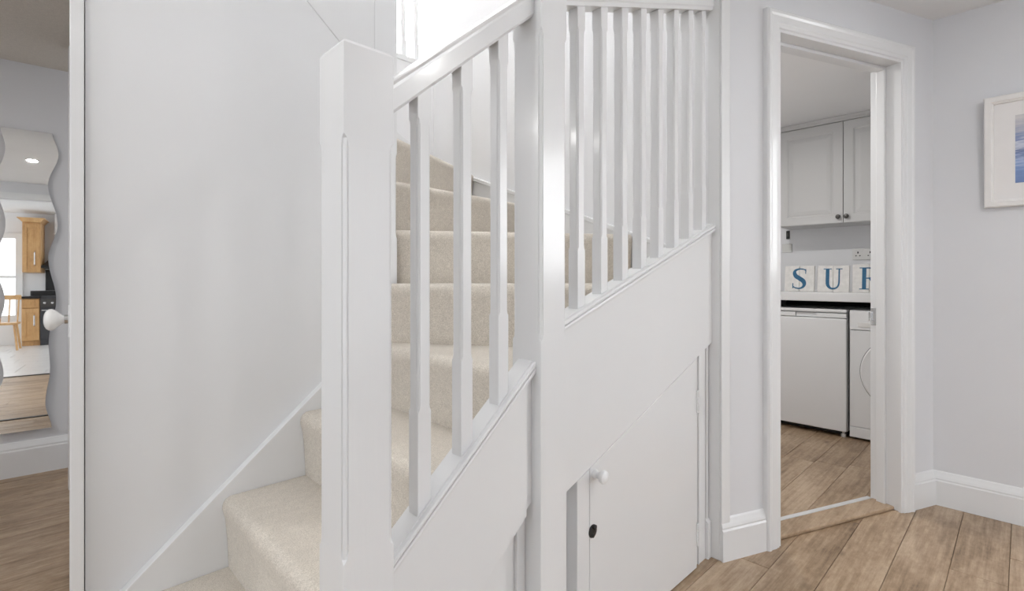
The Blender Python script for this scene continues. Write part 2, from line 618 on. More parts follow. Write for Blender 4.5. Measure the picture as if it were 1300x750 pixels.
def planks(parent, mat, y_seam, width, x0, x1, y0, y1, hps, lens, rng, thick=0.016, gap=0.0006, name='plank', cham=0.0011):
    k0 = math.floor((y0 - y_seam) / width)
    y = y_seam + k0 * width
    while y < y1:
        x = x0 - rng.uniform(0, lens[1])
        while x < x1:
            ln = rng.uniform(*lens)
            poly = [(max(x, x0), max(y, y0)), (min(x + ln, x1), max(y, y0)), (min(x + ln, x1), min(y + width, y1)), (max(x, x0), min(y + width, y1))]
            if poly[1][0] - poly[0][0] > 0.03 and poly[2][1] - poly[1][1] > 0.01:
                for hp in hps:
                    if len(poly) >= 3:
                        poly = clip(poly, hp)
                if len(poly) >= 3:
                    ar_ = abs(sum(poly[i - 1][0] * poly[i][1] - poly[i][0] * poly[i - 1][1] for i in range(len(poly)))) / 2
                    mind = min((Vector(poly[i]) - Vector(poly[i - 1])).length for i in range(len(poly)))
                    if ar_ > 0.002 and mind > 0.006:
                        p0, p1 = inset(poly, gap), inset(poly, gap + cham)
                        zz = rng.uniform(-0.0007, 0.0)
                        MB().rings([[(*p, -thick) for p in p0], [(*p, zz - 0.0016) for p in p0], [(*p, zz) for p in p1]]).build(name, mat, parent)
            x += ln
        y += width


rng = random.Random(11)
fl = struct(MB().box(-3.4, 4.6, -5.85, 4.0, -0.12, -0.016).build('floor', SUB))
lim = (DN.x, DN.y, DN.dot(DC) + 0.07)
planks(fl, OAK, 0.493, 0.152, 0.2, X_R, -1.4, 0.86, [lim], (1.9, 2.6), rng)
planks(fl, OAK, 0.03, 0.152, -1.2, 0.2, -0.68, 1.99, [], (1.0, 1.8), rng)
planks(fl, OAK, 2.50, 0.128, -1.3, 0.2, 2.02, 3.74, [], (0.7, 1.5), rng)
planks(fl, OAK, 0.685, 0.152, 2.0, 4.42, 0.0, 1.75, [(-DN.x, -DN.y, -(DN.dot(DC) + 0.072))], (0.8, 1.4), rng)
planks(fl, FTILE, -0.75, 0.4, -2.6, 0.4, -5.7, -0.74, [], (0.4, 0.4001), random.Random(2), name='floor_tile', gap=0.0025)
w = MB().box(-1.0, 0.0, -0.735, -0.685, -0.016, 0.006)
w.build('threshold_strip', BLACK, fl, bevel=0.002)
w = MB().box(-1.0, 0.2, 1.985, 2.025, -0.016, 0.006)
w.build('threshold_strip', BLACK, fl, bevel=0.002)

# ------------------------------------------------------------------ the staircase
ST = empty('staircase', (0.9, 1.2, 0), 'white painted winding staircase with beige carpeted steps and stop-chamfered balusters', 'staircase')


def step(front, rest, ztop, zbot, name='carpeted_step'):
    """front: (A, B) line of the riser foot, the tread lies to its left when walking A->B; rest: remaining plan corners after B"""
    A, B = Vector(front[0]), Vector(front[1])
    e = (B - A).normalized()
    nrm = Vector((e.y, -e.x))            # outward, away from the tread
    prof = [(0.0, zbot), (0.004, ztop - 0.12), (0.009, ztop - 0.065), (0.014, ztop - 0.045), (0.0165, ztop - 0.033), (0.016, ztop - 0.022),
            (0.013, ztop - 0.013), (0.008, ztop - 0.0065), (0.0, ztop - 0.002), (-0.01, ztop), (-0.022, ztop)]
    vs, fs = [], []
    for P in (A, B):
        for o_, z_ in prof:
            q = P + nrm * o_
            vs.append((q.x, q.y, z_))
    n = len(prof)
    for i in range(n - 1):
        fs.append((i, n + i, n + i + 1, i + 1))
    k = len(vs)
    for q in rest:
        vs.append((*q, ztop))
        vs.append((*q, zbot))
    m_ = len(rest)
    tops = [k + 2 * i for i in range(m_)]
    bots = [k + 2 * i + 1 for i in range(m_)]
    fs.append(tuple([n - 1, 2 * n - 1] + tops))
    fs.append(tuple(([0, n] + bots)[::-1]))
    fs.append(tuple(list(range(n, 2 * n)) + [tops[0], bots[0]]))
    for i in range(m_ - 1):
        fs.append((bots[i], tops[i], tops[i + 1], bots[i + 1]))
    fs.append(tuple([bots[-1], tops[-1]] + list(range(n - 1, -1, -1))))
    b_ = MB()
    b_.add(vs, fs)
    o = b_.build(name, CARPET, ST, smooth=True)
    return o


ya, yb = Y_S1 + 0.002, Y_W - 0.0325
rx = [0.206, 0.43, 0.654, 0.877]
for k in range(3):
    x0, x1 = rx[k], rx[k + 1] + 0.03
    step(((x0, yb), (x0, ya)), [(x1, ya), (x1, yb)], RISE * (k + 1), RISE * k)
XE = X_E - 0.0285
# winders turning left about the inner newel
step(((0.877, yb), (0.877, ya)), [(1.375, ya), (0.925, yb)], RISE * 4, RISE * 3)
step(((0.880, yb + 0.005), (1.342, ya)), [(XE, ya), (XE, 1.20), (1.03, 1.72), (1.012, 1.72), (1.012, yb + 0.005)], RISE * 5, RISE * 4)
step(((1.012, 1.70), (XE, 1.163)), [(XE, 1.90), (1.012, 1.80)], RISE * 6, RISE * 5)
step(((1.005, 1.763), (XE, 1.85)), [(XE, 2.27), (1.0, 1.86)], RISE * 7, RISE * 6)
YB_ = Y_B - 0.022
step(((0.95, 1.775), (XE, 2.215)), [(XE, YB_), (1.40, YB_)], RISE * 8, RISE * 7)
step(((0.935, 1.775), (1.43, YB_)), [(0.86, YB_), (0.86, 1.775)], RISE * 9, RISE * 8)
for k in range(3):
    x1 = 0.89 - 0.224 * k
    step(((x1, 1.775), (x1, YB_)), [(x1 - 0.25, YB_), (x1 - 0.25, 1.775)], RISE * (10 + k), RISE * (9 + k))


def slope_prism(prof, xa, xb, zf):
    return MB().rings([[(xa, y, zf(xa) + dz) for y, dz in prof], [(xb, y, zf(xb) + dz) for y, dz in prof]])


X_N0, X_N1 = 0.3805, 0.4755        # front newel
X_M0, X_M1 = 0.8665, 0.9610        # middle post
Y_P0, Y_P1 = 0.790, 0.885
# --- lower balustrade
zc = lambda x: 0.536 + 0.835 * (x - 0.487)          # top of the string capping
zr = lambda x: 1.352 + 0.845 * (x - 0.487)          # underside of the handrail
zs = lambda x: 0.382 + 0.80 * (x - 0.695)           # lower edge of the string
w = MB().rings([[(X_N1 - 0.002, Y_S0, zs(X_N1)), (X_N1 - 0.002, Y_S1, zs(X_N1)), (X_N1 - 0.002, Y_S1, zc(X_N1) - 0.026), (X_N1 - 0.002, Y_S0, zc(X_N1) - 0.026)],
                [(X_M0 + 0.002, Y_S0, zs(X_M0)), (X_M0 + 0.002, Y_S1, zs(X_M0)), (X_M0 + 0.002, Y_S1, zc(X_M0) - 0.026), (X_M0 + 0.002, Y_S0, zc(X_M0) - 0.026)]])
w.build('string_board', TRIM, ST)
xe = 0.838
w = MB().rings([[(X_N1, 0.808, zs(X_N1)), (X_N1, Y_S0, zs(X_N1)), (X_N1, Y_S0, zc(X_N1) - 0.026), (X_N1, 0.808, zc(X_N1) - 0.026)],
                [(xe, 0.808, zs(xe)), (xe, Y_S0, zs(xe)), (xe, Y_S0, zc(xe) - 0.026), (xe, 0.808, zc(xe) - 0.026)]])
w.build('string_facing', TRIM, ST, bevel=0.0015)
capp = [(0.806, -0.027), (0.8045, -0.020), (0.806, -0.0155), (0.810, -0.0145), (0.810, -0.0125), (0.805, -0.011), (0.8035, -0.006), (0.806, -0.001), (0.811, 0.0),
        (0.8125, -0.002), (0.815, -0.002), (0.817, 0.001), (0.864, 0.001), (0.869, -0.004), (0.869, -0.027)]
slope_prism(capp, X_N1 - 0.001, X_M0 + 0.001, zc).build('string_cap', TRIM, ST)
railp = [(0.818, 0.0), (0.812, 0.007), (0.812, 0.046), (0.8105, 0.053), (0.806, 0.058), (0.804, 0.060), (0.804, 0.064), (0.809, 0.0675), (0.822, 0.0685), (0.853, 0.0685), (0.866, 0.0675), (0.871, 0.064), (0.871, 0.060), (0.869, 0.058), (0.8645, 0.053), (0.863, 0.046), (0.863, 0.007), (0.857, 0.0)]
slope_prism(railp, X_N1 - 0.001, X_M0 + 0.001, zr).build('handrail', TRIM, ST)


def chamfer_post(cx, cy, hs, z_bot, z_b, z_t, z_top, sb=0.0, stp=0.0, ch=0.006, waist=0.0022, tr=0.014, dome=0.0):
    """square post with eased corners, stop-chamfered between z_b and z_t; bottom and top may follow a slope"""
    def ring(h_, c_, z_, sl=0.0, bead=0.0):
        p = []
        c1 = [(h_ - c_, -h_), (h_ - c_ + bead * 0.05, -h_ + bead * 0.28), (h_ - c_ * 0.62 + bead * 0.02, -h_ + c_ * 0.38 - bead * 0.30), (h_ - c_ * 0.38 + bead * 0.30, -h_ + c_ * 0.62 - bead * 0.02),
              (h_ - bead * 0.28, -h_ + c_ - bead * 0.05), (h_, -h_ + c_)]
        for q in range(4):
            cs, sn = (1, 0, -1, 0)[q], (0, 1, 0, -1)[q]
            p += [(a_ * cs - b_ * sn, a_ * sn + b_ * cs) for a_, b_ in c1]
        return [(cx + a_, cy + b_, z_ + sl * a_) for a_, b_ in p]
    e = 0.0012
    rs = [ring(hs, e, z_bot, sb), ring(hs, e, z_b), ring(hs - waist * 0.3, ch * 0.75, z_b + tr * 0.35), ring(hs - waist, ch, z_b + tr, 0, ch * 0.85), ring(hs - waist, ch, z_t - tr, 0, ch * 0.85),
          ring(hs - waist * 0.3, ch * 0.75, z_t - tr * 0.35), ring(hs, e, z_t)]
    if dome:
        rs += [ring(hs, e, z_top - dome), ring(hs * 0.93, e * 2, z_top - dome * 0.45), ring(hs * 0.7, e * 3, z_top - dome * 0.1), ring(hs * 0.35, e * 3, z_top)]
    else:
        rs.append(ring(hs, e, z_top, stp))
    return MB().rings(rs)


CY = 0.8375
bx = [0.547 + 0.016, 0.654 + 0.016, 0.760 + 0.016]
x = bx[0]
b0 = chamfer_post(x, CY, 0.016, zc(x), zc(x) + 0.188, zr(x) - 0.052, zr(x) + 0.004, 0.835, 0.845, 0.0052, 0.0007).build('baluster', TRIM, ST)
for xx in bx[1:]:
    copy_part(b0, ST, (xx - x, 0, zc(xx) - zc(x)))

# --- upper balustrade beside the winders
zc2 = lambda x: 0.950 + 0.3525 * (x - 0.994)
zr2 = lambda x: 1.750 + 0.360 * (x - 1.0)
zs2 = lambda x: 0.500 + 0.360 * (x - 1.0)
xa, xb = X_M1 - 0.001, X_E - 0.001
w = MB().rings([[(xa, Y_S0, zs2(xa)), (xa, Y_S1, zs2(xa)), (xa, Y_S1, zc2(xa) - 0.024), (xa, Y_S0, zc2(xa) - 0.024)],
                [(xb, Y_S0, zs2(xb)), (xb, Y_S1, zs2(xb)), (xb, Y_S1, zc2(xb) - 0.024), (xb, Y_S0, zc2(xb) - 0.024)]])
w.build('string_board', TRIM, ST, bevel=0.003, seg=1)
slope_prism([(y, dz * 0.95) for y, dz in capp], xa, xb, zc2).build('string_cap', TRIM, ST)
rail2 = [(0.816, 0.0), (0.814, 0.010), (0.811, 0.014), (0.811, 0.060), (0.806, 0.067), (0.806, 0.080), (0.812, 0.088), (0.822, 0.092), (0.853, 0.092), (0.863, 0.088), (0.869, 0.080), (0.869, 0.067), (0.864, 0.060), (0.864, 0.014), (0.861, 0.010), (0.859, 0.0)]
slope_prism(rail2, xa, xb, zr2).build('handrail', TRIM, ST)
xs2 = [1.045 + 0.0158 + 0.1042 * k for k in range(8)]
x = xs2[0]
b1 = chamfer_post(x, CY, 0.016, zc2(x), zc2(x) + 0.152, zr2(x) - 0.058, zr2(x) + 0.002, 0.3525, 0.36, 0.0052, 0.0007).build('baluster', TRIM, ST)
for xx in xs2[1:]:
    copy_part(b1, ST, (xx - x, 0, zc2(xx) - zc2(x)))

# --- newel posts
chamfer_post((X_N0 + X_N1) / 2, CY, 0.0475, 0.0, 0.572, 1.292, 1.455, ch=0.0085, waist=0.0006, tr=0.02, dome=0.010).build('newel_post', TRIM, ST)
chamfer_post((X_M0 + X_M1) / 2, CY, 0.0475, 0.0, 0.900, 1.640, 2.9, ch=0.0085, waist=0.0006, tr=0.02).build('newel_post', TRIM, ST)
chamfer_post(0.965, 1.7045, 0.0465, 0.62, 1.20, 1.52, 3.0, ch=0.007, waist=0.001, tr=0.02).build('newel_post', TRIM, ST)

# --- inner strings
w = MB()
w.prism([(0.9185, zt(0.9185) - 0.004), (0.9185, zt(0.9185) + 0.34), (0.10, zt(0.10) + 0.34), (0.10, zt(0.10) - 0.004)], 1.6572, 1.772, 'y')
w.build('upper_string', TRIM, ST, bevel=0.003)
zk = lambda x: 0.693 + 0.872 * (x - 0.710)
w = MB()
w.prism([(0.13, 0.0), (0.9185, 0.0), (0.9185, zk(0.9185)), (0.13, zk(0.13))], Y_W - 0.031, Y_W, 'y')
w.build('wall_string', SATIN, ST, bevel=0.002)
zk2 = lambda y: 1.246 + 0.368 * (y - 1.165)
w = MB()
w.prism([(0.857, zk2(0.857) - 0.26), (Y_B, zk2(Y_B) - 0.26), (Y_B, zk2(Y_B)), (0.857, zk2(0.857))], X_E - 0.018, X_E, 'x')
w.build('wall_string', SATIN, ST, bevel=0.003)
w = MB()
w.prism([(0.857, zk2(0.857) - 0.022), (Y_B - 0.02, zk2(Y_B - 0.02) - 0.022), (Y_B - 0.02, zk2(Y_B - 0.02)), (0.857, zk2(0.857))], X_E - 0.028, X_E - 0.018, 'x')
w.build('string_bead', TRIM, ST, bevel=0.004)
zk3 = lambda x: zk2(Y_B) + 0.55 * (X_E - 0.02 - x)
w = MB()
w.prism([(0.85, zk3(0.85) - 0.42), (X_E - 0.02, zk3(X_E - 0.02) - 0.3), (X_E - 0.02, zk3(X_E - 0.02)), (0.85, zk3(0.85))], Y_B - 0.018, Y_B, 'y')
w.build('wall_string', SATIN, ST, bevel=0.003)

# ------------------------------------------------------------------ panelled side under the lower flight, and the cupboard
def under(x0, x1, y0, y1, n_):
    return MB().rings([[(x0, y0, 0), (x0, y1, 0), (x0, y1, zs(x0) - 0.001), (x0, y0, zs(x0) - 0.001)], [(x1, y0, 0), (x1, y1, 0), (x1, y1, zs(x1) - 0.001), (x1, y0, zs(x1) - 0.001)]]).build(n_, SATIN, ST)


under(0.477, 0.795, 0.836, 0.846, 'under_board')
under(0.785, 0.864, 0.850, 0.855, 'under_board')
under(0.838, 0.8645, 0.840, 0.8495, 'under_stile')

cu = empty('understair_cupboard', (1.43, 0.85, 0), 'white cupboard under the stairs with sloping door, round knob and black keyhole', 'cupboard')
zd = lambda x: zs2(x) - 0.004
w = MB().prism([(0.963, 0.0), (1.05, 0.0), (1.05, zs2(1.05) + 0.1), (0.963, zs2(0.963) + 0.1)], 0.862, 0.868, 'y')
w.build('side_board', SATIN, cu)
w = MB().prism([(1.046, 0.0), (1.099, 0.0), (1.099, zd(1.099)), (1.046, zd(1.046))], 0.8240, 0.861, 'y')
w.build('frame_post', TRIM, cu, bevel=0.002)
w = MB().prism([(1.762, 0.0), (1.847, 0.0), (1.847, zd(1.847)), (1.762, zd(1.762))], 0.838, 0.861, 'y')
w.prism([(1.770, 0.0), (1.776, 0.0), (1.776, zd(1.776)), (1.770, zd(1.770))], 0.832, 0.84, 'y')
w.prism([(1.780, 0.0), (1.826, 0.0), (1.826, zd(1.826)), (1.780, zd(1.780))], 0.834, 0.84, 'y')
w.prism([(1.830, 0.0), (1.847, 0.0), (1.847, zd(1.847)), (1.830, zd(1.830))], 0.831, 0.84, 'y')
w.build('frame_post', TRIM, cu, bevel=0.0015)
w = MB().box(1.826, 1.850, 0.822, 0.84, 0, 0.135)
w.add([(1.826, 0.822, 0.135), (1.850, 0.822, 0.135), (1.850, 0.84, 0.135), (1.826, 0.84, 0.135), (1.826, 0.836, 0.152), (1.850, 0.836, 0.152), (1.850, 0.84, 0.152), (1.826, 0.84, 0.152)],
      [(4, 5, 6, 7), (0, 1, 5, 4), (1, 2, 6, 5), (2, 3, 7, 6), (3, 0, 4, 7)])
w.build('plinth_block', TRIM, cu, bevel=0.002)
dr = MB().prism([(1.1015, 0.006), (1.738, 0.006), (1.738, zd(1.738)), (1.1015, zd(1.1015))], 0.8245, 0.8595, 'y').build('door', TRIM, cu, bevel=0.0015)
MB().lathe([(0, 0.0125), (0.003, 0.0135), (0.006, 0.012), (0.009, 0.009), (0.016, 0.0085), (0.020, 0.011), (0.025, 0.0165), (0.031, 0.0185), (0.036, 0.017), (0.040, 0.011), (0.0415, 0.003)],
           (1.122, 0.8245, 0.512), (0, -1, 0)).build('knob', TRIM, dr, smooth=True)['label'] = 'round white painted knob'
k = MB().lathe([(0, 0.018), (0.002, 0.018), (0.0035, 0.015), (0.004, 0.002)], (1.113, 0.8245, 0.359), (0, -1, 0), 18)
k.lathe([(0.003, 0.007), (0.009, 0.007), (0.011, 0.004)], (1.115, 0.8245, 0.371), (0, -1, 0), 12)
k.lathe([(0.003, 0.005), (0.007, 0.005), (0.008, 0.002)], (1.109, 0.8245, 0.349), (0, -1, 0), 12)
k.build('keyhole_plate', BLACK, dr, smooth=True)['label'] = 'black keyhole cover'
for hz0, hz1 in ((0.565, 0.645), (0.085, 0.165)):
    h_ = MB().box(1.733, 1.750, 0.8215, 0.8290, hz0, hz1)
    for i in range(3):
        q = hz0 + 0.003 + i * (hz1 - hz0) / 3
        h_.lathe([(0, 0.004), (0.022, 0.004)], (1.742, 0.8215, q), (0, 0, 1), 10)
    h_.build('hinge', TRIM, dr)
MB().box(1.05, 1.85, 0.8625, 0.868, 0.0, 0.30).build('gap_shade_board', GAPSHADE, cu)  # black board standing in for the shade behind the door gaps

# ------------------------------------------------------------------ landing balustrade upstairs
lb = empty('landing_balustrade', (1.2, Y_B + 0.04, 2.365), 'white balustrade on the upstairs landing, bright window behind it', 'balustrade')
MB().box(0.2, X_E - 0.003, Y_B - 0.004, Y_B + 0.07, 2.365, 2.398).build('base_rail', TRIM, lb, bevel=0.003)
MB().box(0.2, X_E - 0.003, Y_B + 0.005, Y_B + 0.065, 3.18, 3.23).build('top_rail', TRIM, lb, bevel=0.006)
l0 = chamfer_post(1.647 + 0.013, Y_B + 0.033, 0.016, 2.398, 2.50, 3.1, 3.18, ch=0.006).build('baluster', TRIM, lb)
for k in range(1, 14):
    copy_part(l0, lb, (-0.0905 * k, 0, 0))
copy_part(l0, lb, (0.0905, 0, 0))

# ------------------------------------------------------------------ the open door at the left, seen edge on
lf = math.atan2(1.0, 0.0482)
LD = Vector((math.cos(lf), math.sin(lf), 0))
LNX = Vector((LD.y, -LD.x, 0))
LO = Vector((0.0795, 1.63, 0))


def lw(a_, n_, z_):
    p = LO + LD * a_ + LNX * n_
    return (p.x, p.y, z_)


d1 = struct(empty('door_1', (0.1, 1.63, 0)))
leaf = MB(lw).box(0, 0.74, 0.0015, 0.0285, 0.008, 1.98).build('leaf', TRIM, d1, bevel=0.003)
pl_ = MB(lw).box(0.006, 0.06, -0.0012, 0.002, 0.905, 0.985)
pl_.build('back_plate', TRIM, leaf, bevel=0.001)
k = MB(lw).box(0.001, 0.0015, 0.001, 0.004, 0.914, 0.926).box(0.001, 0.0015, 0.001, 0.004, 0.944, 0.957)
kx = lw(0.052, -0.001, 0.947)
ax = -LNX
MB().lathe([(0, 0.011), (0.007, 0.011), (0.009, 0.008), (0.013, 0.0085)], kx, ax).build('knob_shank', CHROME, leaf, smooth=True)['label'] = 'metal knob shank'
MB().lathe([(0.008, 0.0095), (0.011, 0.011), (0.015, 0.0145), (0.020, 0.0195), (0.0255, 0.0245), (0.031, 0.0267), (0.0365, 0.0262), (0.041, 0.0225), (0.0445, 0.0155), (0.046, 0.008), (0.0463, 0.002)], kx, ax, 28).build('door_knob', CERAM, leaf, smooth=True)['label'] = 'white ceramic door knob'

# ------------------------------------------------------------------ wavy mirror on the far wall
MZ0, MZ1 = 0.239, 1.84
LEAN = R(0.58)


def mr(s_, n_, z_):
    zz = z_ - 1.05
    q = FO + FD * s_ + FN * (n_ - 0.024 + math.sin(LEAN) * zz)
    return (q.x, q.y, z_)


def lerp_pts(pts, n):
    out = []
    for i in range(n + 1):
        z_ = MZ0 + (MZ1 - MZ0) * i / n
        for (a0, z0), (a1, z1) in zip(pts, pts[1:]):
            if z0 <= z_ <= z1 or (a1, z1) == pts[-1] and z_ >= z1:
                k_ = min(1, max(0, (z_ - z0) / (z1 - z0)))
                k_ = (1 - math.cos(PI * k_)) / 2
                out.append(a0 + (a1 - a0) * k_)
                break
    return out


rp = [(0.062, 0.23), (0.037, 0.375), (0.056, 0.56), (0.050, 0.70), (0.080, 0.93), (0.048, 1.16), (0.0865, 1.345), (0.048, 1.56), (0.090, 1.73), (0.064, 1.85)]
lp = [(-0.150, 0.23), (-0.166, 0.38), (-0.122, 0.545), (-0.152, 0.74), (-0.118, 0.935), (-0.153, 1.13), (-0.1155, 1.335), (-0.152, 1.55), (-0.117, 1.735), (-0.136, 1.85)]
N = 96
ra, la = lerp_pts(rp, N), lerp_pts(lp, N)
mb = MB(mr)
rs = []
for i in range(N + 1):
    z_ = MZ0 + (MZ1 - MZ0) * i / N
    rs.append([(la[i], 0, z_), (ra[i], 0, z_), (ra[i], 0.005, z_), (la[i], 0.005, z_)])
mb.rings(rs)
mi = mb.build('wavy_mirror', MIRROR)
tag(mi, 'tall narrow wall mirror with wavy sides above white skirting', 'mirror')

# ------------------------------------------------------------------ framed picture on the right wall
pf = empty('picture_frame', (X_R, -0.2, 1.355), 'white framed blue sea print in a wide white mount on grey wall', 'picture')
py0, py1, pz0, pz1 = -0.52, 0.123, 1.357, 1.832
lean = 0.02


def pw(y_, n_, z_):
    return (X_R - 0.004 - n_ - lean * (z_ - pz0) / (pz1 - pz0), y_, z_)


fp = [(0, 0.0), (0, 0.022), (0.004, 0.026), (0.022, 0.026), (0.027, 0.020), (0.030, 0.019), (0.032, 0.010), (0.032, 0.0)]
w = MB(pw)
rs = []
for y_, z_, dy, dz in ((py0, pz0, 1, 1), (py1, pz0, -1, 1), (py1, pz1, -1, -1), (py0, pz1, 1, -1), (py0, pz0, 1, 1)):
    rs.append([(y_ + dy * a_, n_, z_ + dz * a_) for a_, n_ in fp])
w.rings(rs, False, False)
w.build('frame', FRAMEW, pf)
MB(pw).box(py0 + 0.03, py1 - 0.03, 0.002, 0.008, pz0 + 0.03, pz1 - 0.03).build('mount', MATB, pf)
MB(pw).box(py0 + 0.13, 0.026, 0.008, 0.009, 1.456, 1.742).build('print', SEA, pf)['label'] = 'blue sea print with streaked waves'

# ------------------------------------------------------------------ utility room contents
cab = empty('wall_cabinet', (4.25, 0.9, 1.44), 'pale grey panelled double-door wall cabinet with dark round knobs', 'cabinet')
CX = 4.12
MB().box(CX + 0.022, 4.419, 0.47, 1.31, 1.438, 2.155).build('body', CABG, cab)
cr = [(0.0, 2.155), (-0.012, 2.157), (-0.014, 2.166), (-0.026, 2.178), (-0.03, 2.19), (0.08, 2.19), (0.08, 2.155)]
MB().prism([(CX + 0.01 + a_, z_) for a_, z_ in cr], 0.47, 1.31, 'y').build('cornice', CABG, cab)


def cab_door(y0, y1, ky):
    z0, z1 = 1.441, 2.152
    st = 0.07
    d_ = MB()
    d_.box(CX + 0.006, CX + 0.02, y0, y1, z0, z1)
    fr = [(0.0, 0.006), (0.0, 0.001), (0.002, 0.0), (st - 0.012, 0.0), (st - 0.006, 0.004), (st, 0.005), (st, 0.007)]
    rs = []
    for y_, z_, dy, dz in ((y0, z0, 1, 1), (y1, z0, -1, 1), (y1, z1, -1, -1), (y0, z1, 1, -1), (y0, z0, 1, 1)):
        rs.append([(CX + n_, y_ + dy * a_, z_ + dz * a_) for a_, n_ in fr])
    d_.rings(rs, False, False)
    o = d_.build('door', CABG, cab)
    q = MB()
    i0, i1 = st, st + 0.03
    q.rings([[(CX + 0.0062, y0 + i0, z0 + i0), (CX + 0.0062, y1 - i0, z0 + i0), (CX + 0.0062, y1 - i0, z1 - i0), (CX + 0.0062, y0 + i0, z1 - i0)],
             [(CX + 0.0045, y0 + i0 + .004, z0 + i0 + .004), (CX + 0.0045, y1 - i0 - .004, z0 + i0 + .004), (CX + 0.0045, y1 - i0 - .004, z1 - i0 - .004), (CX + 0.0045, y0 + i0 + .004, z1 - i0 - .004)],
             [(CX + 0.001, y0 + i1, z0 + i1), (CX + 0.001, y1 - i1, z0 + i1), (CX + 0.001, y1 - i1, z1 - i1), (CX + 0.001, y0 + i1, z1 - i1)]])
    q.build('raised_panel', CABG, o)
    MB().lathe([(0, 0.010), (0.004, 0.007), (0.010, 0.007), (0.016, 0.014), (0.022, 0.016), (0.027, 0.012), (0.029, 0.003)], (CX, ky, 1.483), (-1, 0, 0), 16).build('knob', PEWTER, o, smooth=True)['label'] = 'dark pewter knob'


cab_door(0.890, 1.305, 0.915)
cab_door(0.473, 0.886, 0.866)

wt = MB().box(3.83, 4.419, 0.13, 1.74, 0.895, 0.953).build('worktop', LAMIN, bevel=0.004)
tag(wt, 'white laminate worktop above the fridge, holding the letter blocks', 'worktop')
fg = empty('fridge', (4.1, 1.0, 0), 'white undercounter fridge with recessed door grip below worktop', 'fridge')
MB().box(3.895, 4.38, 0.812, 1.33, 0.035, 0.822).build('body', APPL, fg, bevel=0.003)
MB().box(3.853, 4.38, 0.811, 1.331, 0.822, 0.842).build('top', APPL, fg, bevel=0.004)
g = MB()
g.prism([(0.8125, 0.04), (1.329, 0.04), (1.329, 0.782), (0.8125, 0.782)], 3.85, 3.893, 'x')
g.build('door', APPL, fg, bevel=0.006)
g = MB()
g.box(3.852, 3.893, 0.8125, 0.985, 0.786, 0.815).box(3.852, 3.893, 1.115, 1.329, 0.786, 0.815).box(3.872, 3.893, 0.985, 1.115, 0.786, 0.815)
g.build('door_grip', APPL, fg, bevel=0.003)
for yy in (0.835, 1.30):
    MB().lathe([(0, 0.014), (0.02, 0.014), (0.024, 0.008), (0.036, 0.008)], (3.885, yy, 0.0), (0, 0, 1), 12).build('foot', PLAST, fg)
MB().box(3.92, 4.38, 0.82, 1.32, 0.006, 0.035).build('base_tray', BLACK, fg)

wm = empty('washing_machine', (4.1, 0.5, 0), 'white front-loading washing machine with round door, beside the fridge', 'washing machine')
MB().box(3.878, 4.38, 0.20, 0.800, 0.012, 0.842).build('body', APPL, wm, bevel=0.006)
MB().box(3.862, 3.879, 0.203, 0.797, 0.716, 0.838).build('control_panel', APPL, wm, bevel=0.004)
MB().box(3.868, 3.879, 0.203, 0.797, 0.085, 0.712).build('front_panel', APPL, wm, bevel=0.004)
MB().box(3.866, 3.879, 0.203, 0.797, 0.016, 0.081).build('plinth', APPL, wm, bevel=0.003)
MB().box(3.857, 3.8625, 0.62, 0.752, 0.735, 0.765).build('drawer_handle', PLAST, wm, bevel=0.003)
dd_ = MB().lathe([(0, 0.238), (0.010, 0.238), (0.016, 0.230), (0.014, 0.222), (0.014, 0.17), (0.022, 0.15), (0.022, 0.02)], (3.868, 0.50, 0.452), (-1, 0, 0), 48).build('door', APPL, wm, smooth=True)
MB().lathe([(0, 0.242), (0.004, 0.242), (0.004, 0.236), (0, 0.236)], (3.868, 0.50, 0.452), (-1, 0, 0), 48).build('door_seal', plain('grey_seal', (0.25, 0.25, 0.25), 0.6), dd_)
MB().lathe([(0, 0.012), (0.022, 0.012)], (3.92, 0.77, 0.0), (0, 0, 1), 10).build('foot', BLACK, wm)
MB().lathe([(0, 0.012), (0.022, 0.012)], (3.92, 0.23, 0.0), (0, 0, 1), 10).build('foot', BLACK, wm)
# black board painting the shade in the void between worktop and appliances
struct(MB().box(4.39, 4.42, 0.13, 1.74, 0.0, 0.895).build('void_shade_board', GAPSHADE))
gp = MB().box(3.90, 4.389, 1.335, 1.74, 0.0, 0.894).build('base_cabinet', CABG, bevel=0.003)
tag(gp, 'pale grey base unit beside the fridge under the worktop', 'cabinet')


# letter blocks on the worktop -------------------------------------------------
def stroke(pts, wid, n=7):
    """flat ribbon of varying width; returns (left, right) outlines"""
    L_, R_ = [], []
    for i, p in enumerate(pts):
        a_, b_ = pts[max(0, i - 1)], pts[min(len(pts) - 1, i + 1)]
        dx, dy = b_[0] - a_[0], b_[1] - a_[1]
        l_ = math.hypot(dx, dy) or 1
        nx, ny = -dy / l_, dx / l_
        L_.append((p[0] + nx * wid[i], p[1] + ny * wid[i]))
        R_.append((p[0] - nx * wid[i], p[1] - ny * wid[i]))
    return L_, R_


def catmull(P, n=8):
    out = []
    Q = [P[0]] + P + [P[-1]]
    for i in range(1, len(Q) - 2):
        for j in range(n):
            t_ = j / n
            out.append(tuple(0.5 * ((2 * Q[i][k]) + (-Q[i - 1][k] + Q[i + 1][k]) * t_ + (2 * Q[i - 1][k] - 5 * Q[i][k] + 4 * Q[i + 1][k] - Q[i + 2][k]) * t_ ** 2 +
                                    (-Q[i - 1][k] + 3 * Q[i][k] - 3 * Q[i + 1][k] + Q[i + 2][k]) * t_ ** 3) for k in range(len(P[0]))))
    out.append(P[-1])
    return out


